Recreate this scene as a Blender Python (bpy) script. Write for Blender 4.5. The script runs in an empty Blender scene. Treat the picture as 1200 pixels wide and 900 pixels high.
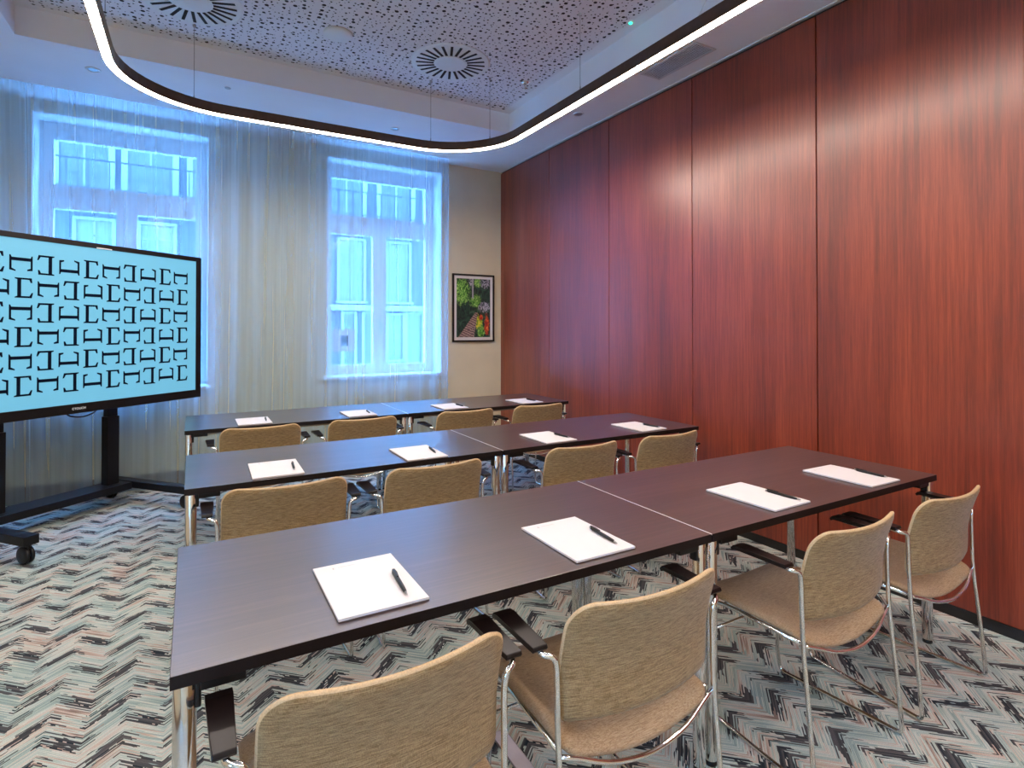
import bpy, bmesh, math, random
from mathutils import Vector, Matrix
random.seed(7)
R = math.radians
scene = bpy.context.scene

# ------------------------------------------------------------------ camera
F_PX, V0 = 654.69, 379.3
cd = bpy.data.cameras.new('camera')
cam = bpy.data.objects.new('camera', cd)
scene.collection.objects.link(cam)
cd.sensor_fit = 'HORIZONTAL'
cd.sensor_width = 36.0
cd.lens = 36.0 * F_PX / 1200.0
cd.shift_y = -(450.0 - V0) / 1200.0
cd.clip_start = 0.02
cam.location = (0, 0, 1.382)
cam.rotation_euler = (R(90 + 0.54), 0, -R(29.80))
scene.camera = cam

# ------------------------------------------------------------------ world, exposure
world = bpy.data.worlds.new('sky')
scene.world = world
world.use_nodes = True
wn = world.node_tree.nodes
bg = wn['Background']
bg.inputs['Color'].default_value = (0.16, 0.46, 1.0, 1)
bg.inputs['Strength'].default_value = 19.0
scene.view_settings.view_transform = 'Standard'
scene.view_settings.look = 'None'
scene.view_settings.gamma = 1.0
scene.view_settings.exposure = 1.2
scene.view_settings.use_curve_mapping = False
scene.cycles.max_bounces = 12
scene.cycles.diffuse_bounces = 5
scene.cycles.glossy_bounces = 5
scene.cycles.transparent_max_bounces = 16
scene.cycles.sample_clamp_indirect = 6.0
scene.cycles.caustics_reflective = False
scene.cycles.caustics_refractive = False

STRIP = 50.0     # radiance of the pendant light ring
STRIP_COL = (1.0, 0.86, 0.74)

# ------------------------------------------------------------------ room measures
XR, YW, H = 3.184, 5.837, 3.248
XL, YB = -2.3, -2.2
TRAY = (-0.984, 2.619, -1.3, 4.622)
HT = 3.43

# ------------------------------------------------------------------ materials
def new_mat(name):
    m = bpy.data.materials.new(name)
    m.use_nodes = True
    return m, m.node_tree.nodes, m.node_tree.links

def pbsdf(name, col, rough=0.5, metal=0.0, spec=0.5, coat=0.0, coat_rough=0.1):
    m, n, l = new_mat(name)
    b = n['Principled BSDF']
    b.inputs['Base Color'].default_value = (*col, 1)
    b.inputs['Roughness'].default_value = rough
    b.inputs['Metallic'].default_value = metal
    b.inputs['Specular IOR Level'].default_value = spec
    b.inputs['Coat Weight'].default_value = coat
    b.inputs['Coat Roughness'].default_value = coat_rough
    return m

def noise_tint(m, scale=(6, 6, 6), amt=0.06, detail=3.0, bump=0.0, bump_scale=None):
    """slight procedural variation of a plain material"""
    n, l = m.node_tree.nodes, m.node_tree.links
    b = n['Principled BSDF']
    col = tuple(b.inputs['Base Color'].default_value)[:3]
    tc = n.new('ShaderNodeTexCoord'); mp = n.new('ShaderNodeMapping')
    mp.inputs['Scale'].default_value = scale
    nz = n.new('ShaderNodeTexNoise'); nz.inputs['Scale'].default_value = 1.0
    nz.inputs['Detail'].default_value = detail
    l.new(tc.outputs['Object'], mp.inputs['Vector']); l.new(mp.outputs[0], nz.inputs['Vector'])
    r = n.new('ShaderNodeValToRGB')
    r.color_ramp.elements[0].position = 0.3; r.color_ramp.elements[1].position = 0.7
    r.color_ramp.elements[0].color = (*[c * (1 - amt) for c in col], 1)
    r.color_ramp.elements[1].color = (*[min(1, c * (1 + amt)) for c in col], 1)
    l.new(nz.outputs['Fac'], r.inputs['Fac']); l.new(r.outputs['Color'], b.inputs['Base Color'])
    if bump:
        bp = n.new('ShaderNodeBump'); bp.inputs['Strength'].default_value = bump
        bp.inputs['Distance'].default_value = 0.002
        l.new(nz.outputs['Fac'], bp.inputs['Height']); l.new(bp.outputs['Normal'], b.inputs['Normal'])
    return m

def math_node(n, l, op, a, b=None, c=None):
    x = n.new('ShaderNodeMath'); x.operation = op
    for i, v in enumerate((a, b, c)):
        if v is None: continue
        if isinstance(v, (int, float)): x.inputs[i].default_value = v
        else: l.new(v, x.inputs[i])
    return x.outputs[0]

def mix_col(n, l, fac, a, b):
    x = n.new('ShaderNodeMix'); x.data_type = 'RGBA'
    for k, v in ((0, fac), (6, a), (7, b)):
        if isinstance(v, (int, float)): x.inputs[k].default_value = v
        elif isinstance(v, tuple): x.inputs[k].default_value = (*v, 1)
        else: l.new(v, x.inputs[k])
    return x.outputs[2]

def wood(name, dark, mid, light, axis, rough, coat=0.0, fine=1.0, spec=0.5, coat_rough=0.2, random_shift=True):
    m, n, l = new_mat(name)
    b = n['Principled BSDF']
    tc = n.new('ShaderNodeTexCoord')
    oi = n.new('ShaderNodeObjectInfo')
    add = n.new('ShaderNodeVectorMath'); add.operation = 'ADD'
    sc = n.new('ShaderNodeVectorMath'); sc.operation = 'SCALE'
    sc.inputs['Scale'].default_value = 17.0 if random_shift else 0.0
    cv = n.new('ShaderNodeCombineXYZ')
    for k in range(3): l.new(oi.outputs['Random'], cv.inputs[k])
    l.new(cv.outputs[0], sc.inputs[0])
    l.new(tc.outputs['Object'], add.inputs[0]); l.new(sc.outputs[0], add.inputs[1])
    def grain(s_across, s_along, detail, dist):
        mp = n.new('ShaderNodeMapping')
        s = [s_across] * 3; s[axis] = s_along
        mp.inputs['Scale'].default_value = s
        l.new(add.outputs[0], mp.inputs['Vector'])
        t = n.new('ShaderNodeTexNoise'); t.inputs['Scale'].default_value = 1
        t.inputs['Detail'].default_value = detail; t.inputs['Distortion'].default_value = dist
        l.new(mp.outputs[0], t.inputs['Vector'])
        return t.outputs['Fac']
    g1 = grain(5.0, 0.55, 3, 0.6)          # wide figure
    g2 = grain(70 * fine, 2.2, 4, 0.3)     # streaks
    g3 = grain(420 * fine, 14, 2, 0.0)     # pores
    a = math_node(n, l, 'MULTIPLY', g1, 0.34)
    a = math_node(n, l, 'MULTIPLY_ADD', g2, 0.42, a)
    a = math_node(n, l, 'MULTIPLY_ADD', g3, 0.24, a)
    r = n.new('ShaderNodeValToRGB')
    e = r.color_ramp.elements
    e[0].position = 0.36; e[0].color = (*dark, 1)
    e[1].position = 0.64; e[1].color = (*light, 1)
    k = e.new(0.5); k.color = (*mid, 1)
    l.new(a, r.inputs['Fac']); l.new(r.outputs['Color'], b.inputs['Base Color'])
    b.inputs['Roughness'].default_value = rough
    b.inputs['Specular IOR Level'].default_value = spec
    b.inputs['Coat Weight'].default_value = coat
    b.inputs['Coat Roughness'].default_value = coat_rough
    bp = n.new('ShaderNodeBump'); bp.inputs['Strength'].default_value = 0.12
    bp.inputs['Distance'].default_value = 0.001
    l.new(g3, bp.inputs['Height']); l.new(bp.outputs['Normal'], b.inputs['Normal'])
    return m

def carpet_mat():
    m, n, l = new_mat('chevron_carpet')
    b = n['Principled BSDF']
    b.inputs['Roughness'].default_value = 0.95
    b.inputs['Specular IOR Level'].default_value = 0.15
    g = n.new('ShaderNodeNewGeometry')
    s = n.new('ShaderNodeSeparateXYZ'); l.new(g.outputs['Position'], s.inputs[0])
    X, Y = s.outputs['X'], s.outputs['Y']
    HALF, AMP, T = 0.1178, 0.108, 0.0062
    xs = math_node(n, l, 'ADD', X, 0.196 + HALF * 40)
    pp = math_node(n, l, 'PINGPONG', xs, HALF)
    v = math_node(n, l, 'MULTIPLY_ADD', pp, AMP / HALF, Y)       # thread coordinate, follows the zigzag
    ti = math_node(n, l, 'FLOOR', math_node(n, l, 'DIVIDE', v, T))
    tv = math_node(n, l, 'FRACT', math_node(n, l, 'DIVIDE', v, T))
    def cxyz(a, b_, c=0.0):
        c_ = n.new('ShaderNodeCombineXYZ')
        for i, w in enumerate((a, b_, c)):
            if isinstance(w, (int, float)): c_.inputs[i].default_value = w
            else: l.new(w, c_.inputs[i])
        return c_.outputs[0]
    def wnoise(vec):
        w = n.new('ShaderNodeTexWhiteNoise'); w.noise_dimensions = '3D'
        l.new(vec, w.inputs['Vector']); return w.outputs['Value']
    def noise(vec, det=2.0):
        w = n.new('ShaderNodeTexNoise'); w.inputs['Scale'].default_value = 1.0
        w.inputs['Detail'].default_value = det
        l.new(vec, w.inputs['Vector']); return w.outputs['Fac']
    k0 = math_node(n, l, 'FLOOR', math_node(n, l, 'DIVIDE', xs, HALF))
    rt0 = wnoise(cxyz(ti, 5.5, 3.3))
    # a yarn keeps its colour a little past the turn, each thread a different way
    xj = math_node(n, l, 'MULTIPLY_ADD', math_node(n, l, 'SUBTRACT', rt0, 0.72), 0.085, xs)
    k = math_node(n, l, 'FLOOR', math_node(n, l, 'DIVIDE', xj, HALF))
    rt = wnoise(cxyz(ti, k, 3.3))
    rt2 = wnoise(cxyz(ti, k, 7.7))
    rl = wnoise(cxyz(k, 2.2, 1.1))
    slow = noise(cxyz(math_node(n, l, 'MULTIPLY', k, 3.7), math_node(n, l, 'MULTIPLY', v, 1.3), 0), 1)
    ph = math_node(n, l, 'MULTIPLY_ADD', v, 1 / 0.235, math_node(n, l, 'MULTIPLY', k, 0.5))
    ph = math_node(n, l, 'MULTIPLY_ADD', slow, 0.30, ph)
    fr = math_node(n, l, 'FRACT', ph)
    dist = math_node(n, l, 'ABSOLUTE', math_node(n, l, 'SUBTRACT', fr, 0.5))
    lim = math_node(n, l, 'MULTIPLY_ADD', math_node(n, l, 'SUBTRACT', rt, 0.5), 0.15, 0.135)
    lim = math_node(n, l, 'MULTIPLY_ADD', math_node(n, l, 'SUBTRACT', noise(cxyz(math_node(n, l, 'MULTIPLY', xj, 16.0), math_node(n, l, 'MULTIPLY', v, 9.0), k), 1), 0.5), 0.22, lim)
    dark = math_node(n, l, 'LESS_THAN', dist, lim)
    # breaks inside the dark yarns
    brk = noise(cxyz(math_node(n, l, 'MULTIPLY', X, 34.0), math_node(n, l, 'MULTIPLY', ti, 3.17), k), 1)
    dark = math_node(n, l, 'MULTIPLY', dark, math_node(n, l, 'GREATER_THAN', math_node(n, l, 'ADD', brk, math_node(n, l, 'MULTIPLY', rt2, 0.40)), 0.46))
    hue = noise(cxyz(math_node(n, l, 'MULTIPLY', xj, 5.0), math_node(n, l, 'MULTIPLY', v, 8.0), math_node(n, l, 'MULTIPLY', k, 1.7)), 2)
    hue = math_node(n, l, 'MULTIPLY_ADD', math_node(n, l, 'SUBTRACT', rt, 0.5), 0.30, hue)
    r = n.new('ShaderNodeValToRGB'); r.color_ramp.interpolation = 'LINEAR'
    e = r.color_ramp.elements
    e[0].position = 0.22; e[0].color = (0.24, 0.33, 0.33, 1)
    e[1].position = 0.80; e[1].color = (0.26, 0.19, 0.165, 1)
    for p_, c_ in ((0.42, (0.42, 0.52, 0.49)), (0.54, (0.60, 0.63, 0.58)), (0.65, (0.56, 0.45, 0.385))):
        x_ = e.new(p_); x_.color = (*c_, 1)
    l.new(hue, r.inputs['Fac'])
    dk = mix_col(n, l, rt2, (0.016, 0.026, 0.038), (0.12, 0.115, 0.12))
    col = mix_col(n, l, dark, r.outputs['Color'], dk)
    # the furrow between neighbouring threads
    fur = math_node(n, l, 'MULTIPLY_ADD', math_node(n, l, 'ABSOLUTE', math_node(n, l, 'SUBTRACT', tv, 0.5)), -0.75, 1.16)
    hs0 = n.new('ShaderNodeHueSaturation'); l.new(fur, hs0.inputs['Value']); l.new(col, hs0.inputs['Color'])
    col = hs0.outputs['Color']
    # tiny loop pile variation
    pile = noise(cxyz(math_node(n, l, 'MULTIPLY', X, 420), math_node(n, l, 'MULTIPLY', Y, 420), 0), 1)
    hsv = n.new('ShaderNodeHueSaturation')
    l.new(math_node(n, l, 'MULTIPLY_ADD', pile, 0.9, 0.55), hsv.inputs['Value'])
    l.new(col, hsv.inputs['Color'])
    l.new(hsv.outputs['Color'], b.inputs['Base Color'])
    bp = n.new('ShaderNodeBump'); bp.inputs['Strength'].default_value = 0.5; bp.inputs['Distance'].default_value = 0.003
    l.new(pile, bp.inputs['Height']); l.new(bp.outputs['Normal'], b.inputs['Normal'])
    return m

def fabric(name, c1, c2, axis=0):
    m, n, l = new_mat(name)
    b = n['Principled BSDF']
    b.inputs['Roughness'].default_value = 0.9
    b.inputs['Specular IOR Level'].default_value = 0.2
    b.inputs['Sheen Weight'].default_value = 0.15
    tc = n.new('ShaderNodeTexCoord')
    def nz(s, d=2):
        mp = n.new('ShaderNodeMapping'); mp.inputs['Scale'].default_value = s
        l.new(tc.outputs['Object'], mp.inputs['Vector'])
        t = n.new('ShaderNodeTexNoise'); t.inputs['Scale'].default_value = 1; t.inputs['Detail'].default_value = d
        l.new(mp.outputs[0], t.inputs['Vector']); return t.outputs['Fac']
    s1 = [38, 38, 760] if axis == 0 else [38, 620, 620]
    s2 = [900, 900, 160] if axis == 0 else [900, 160, 160]
    a = nz(s1); c = nz(s2)
    f = math_node(n, l, 'ADD', math_node(n, l, 'MULTIPLY', a, 0.62), math_node(n, l, 'MULTIPLY', c, 0.38))
    r = n.new('ShaderNodeValToRGB'); e = r.color_ramp.elements
    e[0].position = 0.38; e[0].color = (*c1, 1); e[1].position = 0.62; e[1].color = (*c2, 1)
    l.new(f, r.inputs['Fac']); l.new(r.outputs['Color'], b.inputs['Base Color'])
    bp = n.new('ShaderNodeBump'); bp.inputs['Strength'].default_value = 0.35; bp.inputs['Distance'].default_value = 0.001
    l.new(f, bp.inputs['Height']); l.new(bp.outputs['Normal'], b.inputs['Normal'])
    return m

def perforated_mat():
    m, n, l = new_mat('perforated_plasterboard')
    b = n['Principled BSDF']; b.inputs['Roughness'].default_value = 0.8
    g = n.new('ShaderNodeNewGeometry')
    def holes(scale, rmin, rmax, off):
        mp = n.new('ShaderNodeMapping'); mp.inputs['Location'].default_value = off
        l.new(g.outputs['Position'], mp.inputs['Vector'])
        v = n.new('ShaderNodeTexVoronoi'); v.voronoi_dimensions = '2D'; v.feature = 'F1'
        v.inputs['Scale'].default_value = scale; v.inputs['Randomness'].default_value = 0.62
        l.new(mp.outputs[0], v.inputs['Vector'])
        sp = n.new('ShaderNodeSeparateColor'); l.new(v.outputs['Color'], sp.inputs[0])
        rad = math_node(n, l, 'MULTIPLY_ADD', math_node(n, l, 'POWER', sp.outputs[0], 1.6), (rmax - rmin) * scale, rmin * scale)
        return math_node(n, l, 'LESS_THAN', v.outputs['Distance'], rad)
    h = math_node(n, l, 'MAXIMUM', holes(19.0, 0.0055, 0.0135, (0, 0, 0)), holes(24.0, 0.0025, 0.0065, (3.31, 1.17, 0)))
    l.new(mix_col(n, l, h, (0.74, 0.75, 0.80), (0.012, 0.013, 0.018)), b.inputs['Base Color'])
    return m

def sheer_mat():
    m, n, l = new_mat('sheer_voile')
    n.remove(n['Principled BSDF'])
    out = [x for x in n if x.type == 'OUTPUT_MATERIAL'][0]
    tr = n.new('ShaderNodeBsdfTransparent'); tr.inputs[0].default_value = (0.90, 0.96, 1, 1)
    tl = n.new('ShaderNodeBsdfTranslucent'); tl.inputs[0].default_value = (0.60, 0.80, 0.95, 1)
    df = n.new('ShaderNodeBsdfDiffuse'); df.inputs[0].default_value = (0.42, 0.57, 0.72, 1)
    mx = n.new('ShaderNodeMixShader'); mx.inputs[0].default_value = 0.5
    l.new(tl.outputs[0], mx.inputs[1]); l.new(df.outputs[0], mx.inputs[2])
    # weave: fine horizontal/vertical threads thin the cloth unevenly
    tc = n.new('ShaderNodeTexCoord'); mp = n.new('ShaderNodeMapping'); mp.inputs['Scale'].default_value = (24, 0.2, 0.25)
    l.new(tc.outputs['Object'], mp.inputs[0])
    t = n.new('ShaderNodeTexNoise'); t.inputs['Scale'].default_value = 1; t.inputs['Detail'].default_value = 3
    l.new(mp.outputs[0], t.inputs['Vector'])
    # the more obliquely a thread sheet is crossed, the more thread is in the way
    lw = n.new('ShaderNodeLayerWeight'); lw.inputs['Blend'].default_value = 0.42
    f = math_node(n, l, 'MULTIPLY_ADD', lw.outputs['Facing'], 0.62, 0.33)
    f = math_node(n, l, 'MULTIPLY_ADD', math_node(n, l, 'SUBTRACT', t.outputs['Fac'], 0.5), 0.30, f)
    cl = n.new('ShaderNodeClamp'); l.new(f, cl.inputs[0]); cl.inputs[1].default_value = 0.12; cl.inputs[2].default_value = 0.93
    fin = n.new('ShaderNodeMixShader'); l.new(cl.outputs[0], fin.inputs[0])
    l.new(tr.outputs[0], fin.inputs[1]); l.new(mx.outputs[0], fin.inputs[2])
    l.new(fin.outputs[0], out.inputs['Surface'])
    return m

def emit_mat(name, col, st):
    m, n, l = new_mat(name)
    b = n['Principled BSDF']
    b.inputs['Base Color'].default_value = (*[c * .5 for c in col], 1)
    b.inputs['Emission Color'].default_value = (*col, 1)
    b.inputs['Emission Strength'].default_value = st
    return m

def glass_mat():
    m, n, l = new_mat('window_glass')
    n.remove(n['Principled BSDF'])
    out = [x for x in n if x.type == 'OUTPUT_MATERIAL'][0]
    tr = n.new('ShaderNodeBsdfTransparent'); tr.inputs[0].default_value = (0.93, 0.97, 1.0, 1)
    gl = n.new('ShaderNodeBsdfGlossy'); gl.inputs['Roughness'].default_value = 0.10
    mx = n.new('ShaderNodeMixShader'); mx.inputs[0].default_value = 0.012
    l.new(tr.outputs[0], mx.inputs[1]); l.new(gl.outputs[0], mx.inputs[2]); l.new(mx.outputs[0], out.inputs['Surface'])
    return m

def picture_mat(x0, x1, z0, z1):
    """palm-garden photograph: trunk, dark leaf shadows, green fronds, red and yellow leaves"""
    m, n, l = new_mat('garden_print')
    b = n['Principled BSDF']; b.inputs['Roughness'].default_value = 0.35
    g = n.new('ShaderNodeNewGeometry'); s = n.new('ShaderNodeSeparateXYZ'); l.new(g.outputs['Position'], s.inputs[0])
    U = math_node(n, l, 'DIVIDE', math_node(n, l, 'SUBTRACT', s.outputs['X'], x0), x1 - x0)
    V = math_node(n, l, 'DIVIDE', math_node(n, l, 'SUBTRACT', s.outputs['Z'], z0), z1 - z0)
    cb = n.new('ShaderNodeCombineXYZ'); l.new(U, cb.inputs[0]); l.new(V, cb.inputs[1])
    def nz(scale, det, dist, loc=(0, 0, 0), sc=(1, 1, 1)):
        mp = n.new('ShaderNodeMapping'); mp.inputs['Location'].default_value = loc; mp.inputs['Scale'].default_value = sc
        l.new(cb.outputs[0], mp.inputs['Vector'])
        t = n.new('ShaderNodeTexNoise'); t.inputs['Scale'].default_value = scale; t.inputs['Detail'].default_value = det
        t.inputs['Distortion'].default_value = dist; l.new(mp.outputs[0], t.inputs['Vector']); return t.outputs['Fac']
    def ramp(fac, stops):
        r = n.new('ShaderNodeValToRGB'); e = r.color_ramp.elements
        e[0].position, e[0].color = stops[0][0], (*stops[0][1], 1)
        e[1].position, e[1].color = stops[-1][0], (*stops[-1][1], 1)
        for p_, c_ in stops[1:-1]:
            x_ = e.new(p_); x_.color = (*c_, 1)
        l.new(fac, r.inputs['Fac']); return r.outputs['Color']
    def blob(cx, cy, rx, ry, soft, jit):
        a = math_node(n, l, 'POWER', math_node(n, l, 'DIVIDE', math_node(n, l, 'SUBTRACT', U, cx), rx), 2)
        c = math_node(n, l, 'POWER', math_node(n, l, 'DIVIDE', math_node(n, l, 'SUBTRACT', V, cy), ry), 2)
        d = math_node(n, l, 'SQRT', math_node(n, l, 'ADD', a, c))
        d = math_node(n, l, 'MULTIPLY_ADD', math_node(n, l, 'SUBTRACT', jit, 0.5), 1.6, d)
        mr = n.new('ShaderNodeMapRange'); mr.inputs['From Min'].default_value = 1 + soft; mr.inputs['From Max'].default_value = 1 - soft
        l.new(d, mr.inputs['Value']); return mr.outputs['Result']
    j = nz(14, 3, 1.5)
    base = ramp(nz(6, 4, 2.5, (2, 1, 0)), [(0.35, (0.006, 0.012, 0.018)), (0.5, (0.012, 0.04, 0.03)), (0.62, (0.03, 0.09, 0.05)), (0.8, (0.1, 0.12, 0.14))])
    green = ramp(nz(12, 3, 3.0, (5, 3, 0)), [(0.38, (0.01, 0.05, 0.01)), (0.5, (0.08, 0.30, 0.03)), (0.64, (0.45, 0.70, 0.20))])
    red = ramp(nz(10, 3, 1.0, (1, 7, 0)), [(0.42, (0.35, 0.02, 0.02)), (0.55, (0.75, 0.12, 0.03)), (0.68, (0.85, 0.35, 0.1))])
    yel = ramp(nz(10, 3, 1.0, (4, 7, 0)), [(0.42, (0.12, 0.28, 0.03)), (0.55, (0.65, 0.62, 0.05)), (0.68, (0.8, 0.5, 0.05))])
    pale = ramp(nz(16, 3, 2.0, (8, 2, 0)), [(0.45, (0.02, 0.03, 0.05)), (0.55, (0.45, 0.45, 0.55))])
    c = mix_col(n, l, blob(0.12, 0.78, 0.24, 0.20, 0.2, j), base, green)
    c = mix_col(n, l, blob(0.55, 0.62, 0.16, 0.10, 0.25, j), c, green)
    c = mix_col(n, l, blob(0.62, 0.93, 0.14, 0.07, 0.2, j), c, green)
    c = mix_col(n, l, blob(0.85, 0.93, 0.16, 0.08, 0.2, j), c, pale)
    c = mix_col(n, l, blob(0.82, 0.52, 0.16, 0.09, 0.15, j), c, pale)
    c = mix_col(n, l, blob(0.44, 0.96, 0.08, 0.09, 0.15, j), c, pale)
    c = mix_col(n, l, blob(0.66, 0.25, 0.11, 0.12, 0.2, j), c, yel)
    c = mix_col(n, l, blob(0.72, 0.10, 0.12, 0.10, 0.2, j), c, green)
    c = mix_col(n, l, blob(0.90, 0.20, 0.07, 0.17, 0.2, j), c, red)
    c = mix_col(n, l, blob(0.72, 0.34, 0.06, 0.05, 0.2, j), c, red)
    # thin pale stem from the top
    stem = math_node(n, l, 'LESS_THAN', math_node(n, l, 'ABSOLUTE', math_node(n, l, 'SUBTRACT', U, 0.475)), 0.022)
    stem = math_node(n, l, 'MULTIPLY', stem, math_node(n, l, 'GREATER_THAN', V, 0.66))
    c = mix_col(n, l, stem, c, (0.36, 0.36, 0.42))
    # leaning ringed trunk: centre line from (0.30, 0) to (0.55, 0.40)
    cen = math_node(n, l, 'MULTIPLY_ADD', V, 0.72, 0.28)
    wid = math_node(n, l, 'MULTIPLY_ADD', V, -0.47, 0.235)
    off = math_node(n, l, 'SUBTRACT', U, cen)
    ins = math_node(n, l, 'LESS_THAN', math_node(n, l, 'ABSOLUTE', off), wid)
    ins = math_node(n, l, 'MULTIPLY', ins, math_node(n, l, 'LESS_THAN', V, 0.42))
    rg = math_node(n, l, 'MULTIPLY_ADD', V, 150, math_node(n, l, 'MULTIPLY', j, 9))
    rg = math_node(n, l, 'MULTIPLY_ADD', U, 38, rg)
    rg = math_node(n, l, 'MULTIPLY_ADD', math_node(n, l, 'SINE', rg), 0.5, 0.5)
    bark = mix_col(n, l, rg, (0.08, 0.045, 0.055), (0.42, 0.29, 0.27))
    c = mix_col(n, l, ins, c, bark)
    l.new(c, b.inputs['Base Color'])
    return m

M = {}
M['ceiling'] = noise_tint(pbsdf('white_ceiling_paint', (0.80, 0.82, 0.86), 0.85), (3, 3, 3), 0.015)
M['perf'] = perforated_mat()
M['wall'] = noise_tint(pbsdf('cream_wall_paint', (0.66, 0.585, 0.42), 0.85), (5, 5, 5), 0.03, bump=0.05)
M['reveal'] = noise_tint(pbsdf('window_reveal_paint', (0.78, 0.80, 0.82), 0.7), (4, 4, 4), 0.02)
M['carpet'] = carpet_mat()
M['cherry'] = wood('cherry_veneer', (0.130, 0.016, 0.006), (0.225, 0.030, 0.010), (0.335, 0.055, 0.018), 2, 0.36, spec=0.8, fine=1.2, coat=0.35, coat_rough=0.27)
M['wenge'] = wood('dark_oak_laminate', (0.022, 0.010, 0.010), (0.037, 0.0165, 0.016), (0.064, 0.030, 0.028), 0, 0.40, spec=0.9, fine=1.0, coat=1.0, coat_rough=0.27)
M['wenge_edge'] = noise_tint(pbsdf('dark_edge_banding', (0.007, 0.0035, 0.0035), 0.5, spec=0.3), (200, 20, 20), 0.2)
M['chrome'] = noise_tint(pbsdf('polished_chrome', (0.80, 0.79, 0.77), 0.10, 1.0), (20, 20, 20), 0.03)
M['steel'] = noise_tint(pbsdf('satin_steel', (0.45, 0.45, 0.46), 0.35, 1.0), (30, 30, 30), 0.06)
M['black_plastic'] = noise_tint(pbsdf('black_plastic', (0.006, 0.0055, 0.006), 0.35, spec=0.35), (60, 60, 60), 0.25)
M['arm_pad'] = noise_tint(pbsdf('dark_armrest_polymer', (0.006, 0.003, 0.0032), 0.30, spec=0.30), (60, 60, 60), 0.2)
M['black_metal'] = noise_tint(pbsdf('black_powder_coat', (0.005, 0.005, 0.007), 0.40, spec=0.3), (90, 90, 90), 0.2)
M['fabric'] = fabric('beige_woven_upholstery', (0.17, 0.103, 0.042), (0.42, 0.285, 0.140), 0)
M['seat_fabric'] = fabric('beige_woven_seat', (0.26, 0.165, 0.090), (0.46, 0.32, 0.19), 1)
M['piping'] = noise_tint(pbsdf('beige_edge_cloth', (0.55, 0.39, 0.22), 0.9), (300, 300, 300), 0.15)
M['paper'] = noise_tint(pbsdf('white_paper', (0.70, 0.68, 0.69), 0.6), (12, 12, 12), 0.01)
M['cardboard'] = noise_tint(pbsdf('grey_backing_board', (0.12, 0.09, 0.08), 0.8), (80, 80, 80), 0.1)
M['ink'] = noise_tint(pbsdf('grey_ink', (0.25, 0.25, 0.26), 0.6), (80, 80, 80), 0.1)
M['sheer'] = sheer_mat()
M['strip'] = emit_mat('led_diffuser', STRIP_COL, STRIP)
M['bronze'] = noise_tint(pbsdf('dark_bronze_profile', (0.10, 0.065, 0.05), 0.35, 0.7), (30, 30, 30), 0.1)
M['white_plastic'] = noise_tint(pbsdf('white_plastic', (0.72, 0.75, 0.76), 0.45), (20, 20, 20), 0.02)
M['grille_grey'] = noise_tint(pbsdf('grey_grille_metal', (0.60, 0.61, 0.62), 0.5), (20, 20, 20), 0.03)
M['dark_slot'] = noise_tint(pbsdf('dark_slot', (0.012, 0.012, 0.014), 0.8), (20, 20, 20), 0.1)
M['frame_white'] = noise_tint(pbsdf('white_window_frame', (0.80, 0.82, 0.84), 0.4), (6, 6, 6), 0.015)
M['glass'] = glass_mat()
M['skirting'] = noise_tint(pbsdf('brown_skirting', (0.16, 0.105, 0.085), 0.5), (2, 60, 60), 0.15)
M['black_skirting'] = noise_tint(pbsdf('black_skirting', (0.01, 0.009, 0.009), 0.45), (30, 30, 30), 0.2)
M['screen'] = emit_mat('lit_cyan_screen', (0.155, 0.50, 0.72), 0.30)
M['glyph'] = noise_tint(pbsdf('navy_screen_ink', (0.002, 0.006, 0.020), 0.9, spec=0.1), (50, 50, 50), 0.1)
M['logo'] = emit_mat('glowing_logo_white', (0.8, 0.8, 0.8), 0.25)  # lettering given a faint glow of its own
M['green_led'] = emit_mat('green_indicator', (0.02, 0.9, 0.5), 2.5)
M['facade'] = noise_tint(pbsdf('shade_darkened_render', (0.026, 0.031, 0.036), 0.85), (1.2, 1.2, 1.2), 0.2)  # shade of the narrow street put into this darkened base colour
M['facade2'] = noise_tint(pbsdf('grey_stone', (0.105, 0.11, 0.105), 0.8), (2, 2, 2), 0.05)  # darkened along with the render to carry the same shade
M['far_glass'] = noise_tint(pbsdf('far_window_glass', (0.006, 0.010, 0.016), 0.25), (1, 1, 1), 0.3)
M['pale_glass'] = noise_tint(pbsdf('painted_reflection_glass', (0.032, 0.038, 0.042), 0.3), (1.5, 1.5, 1.5), 0.3)  # paler base colour stands for panes that reflect light
M['asphalt'] = noise_tint(pbsdf('street_paving', (0.42, 0.42, 0.42), 0.9), (8, 8, 8), 0.2)
M['floor_metal'] = noise_tint(pbsdf('grey_floor_metal', (0.30, 0.27, 0.31), 0.4, 0.6), (20, 20, 20), 0.08)

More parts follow.
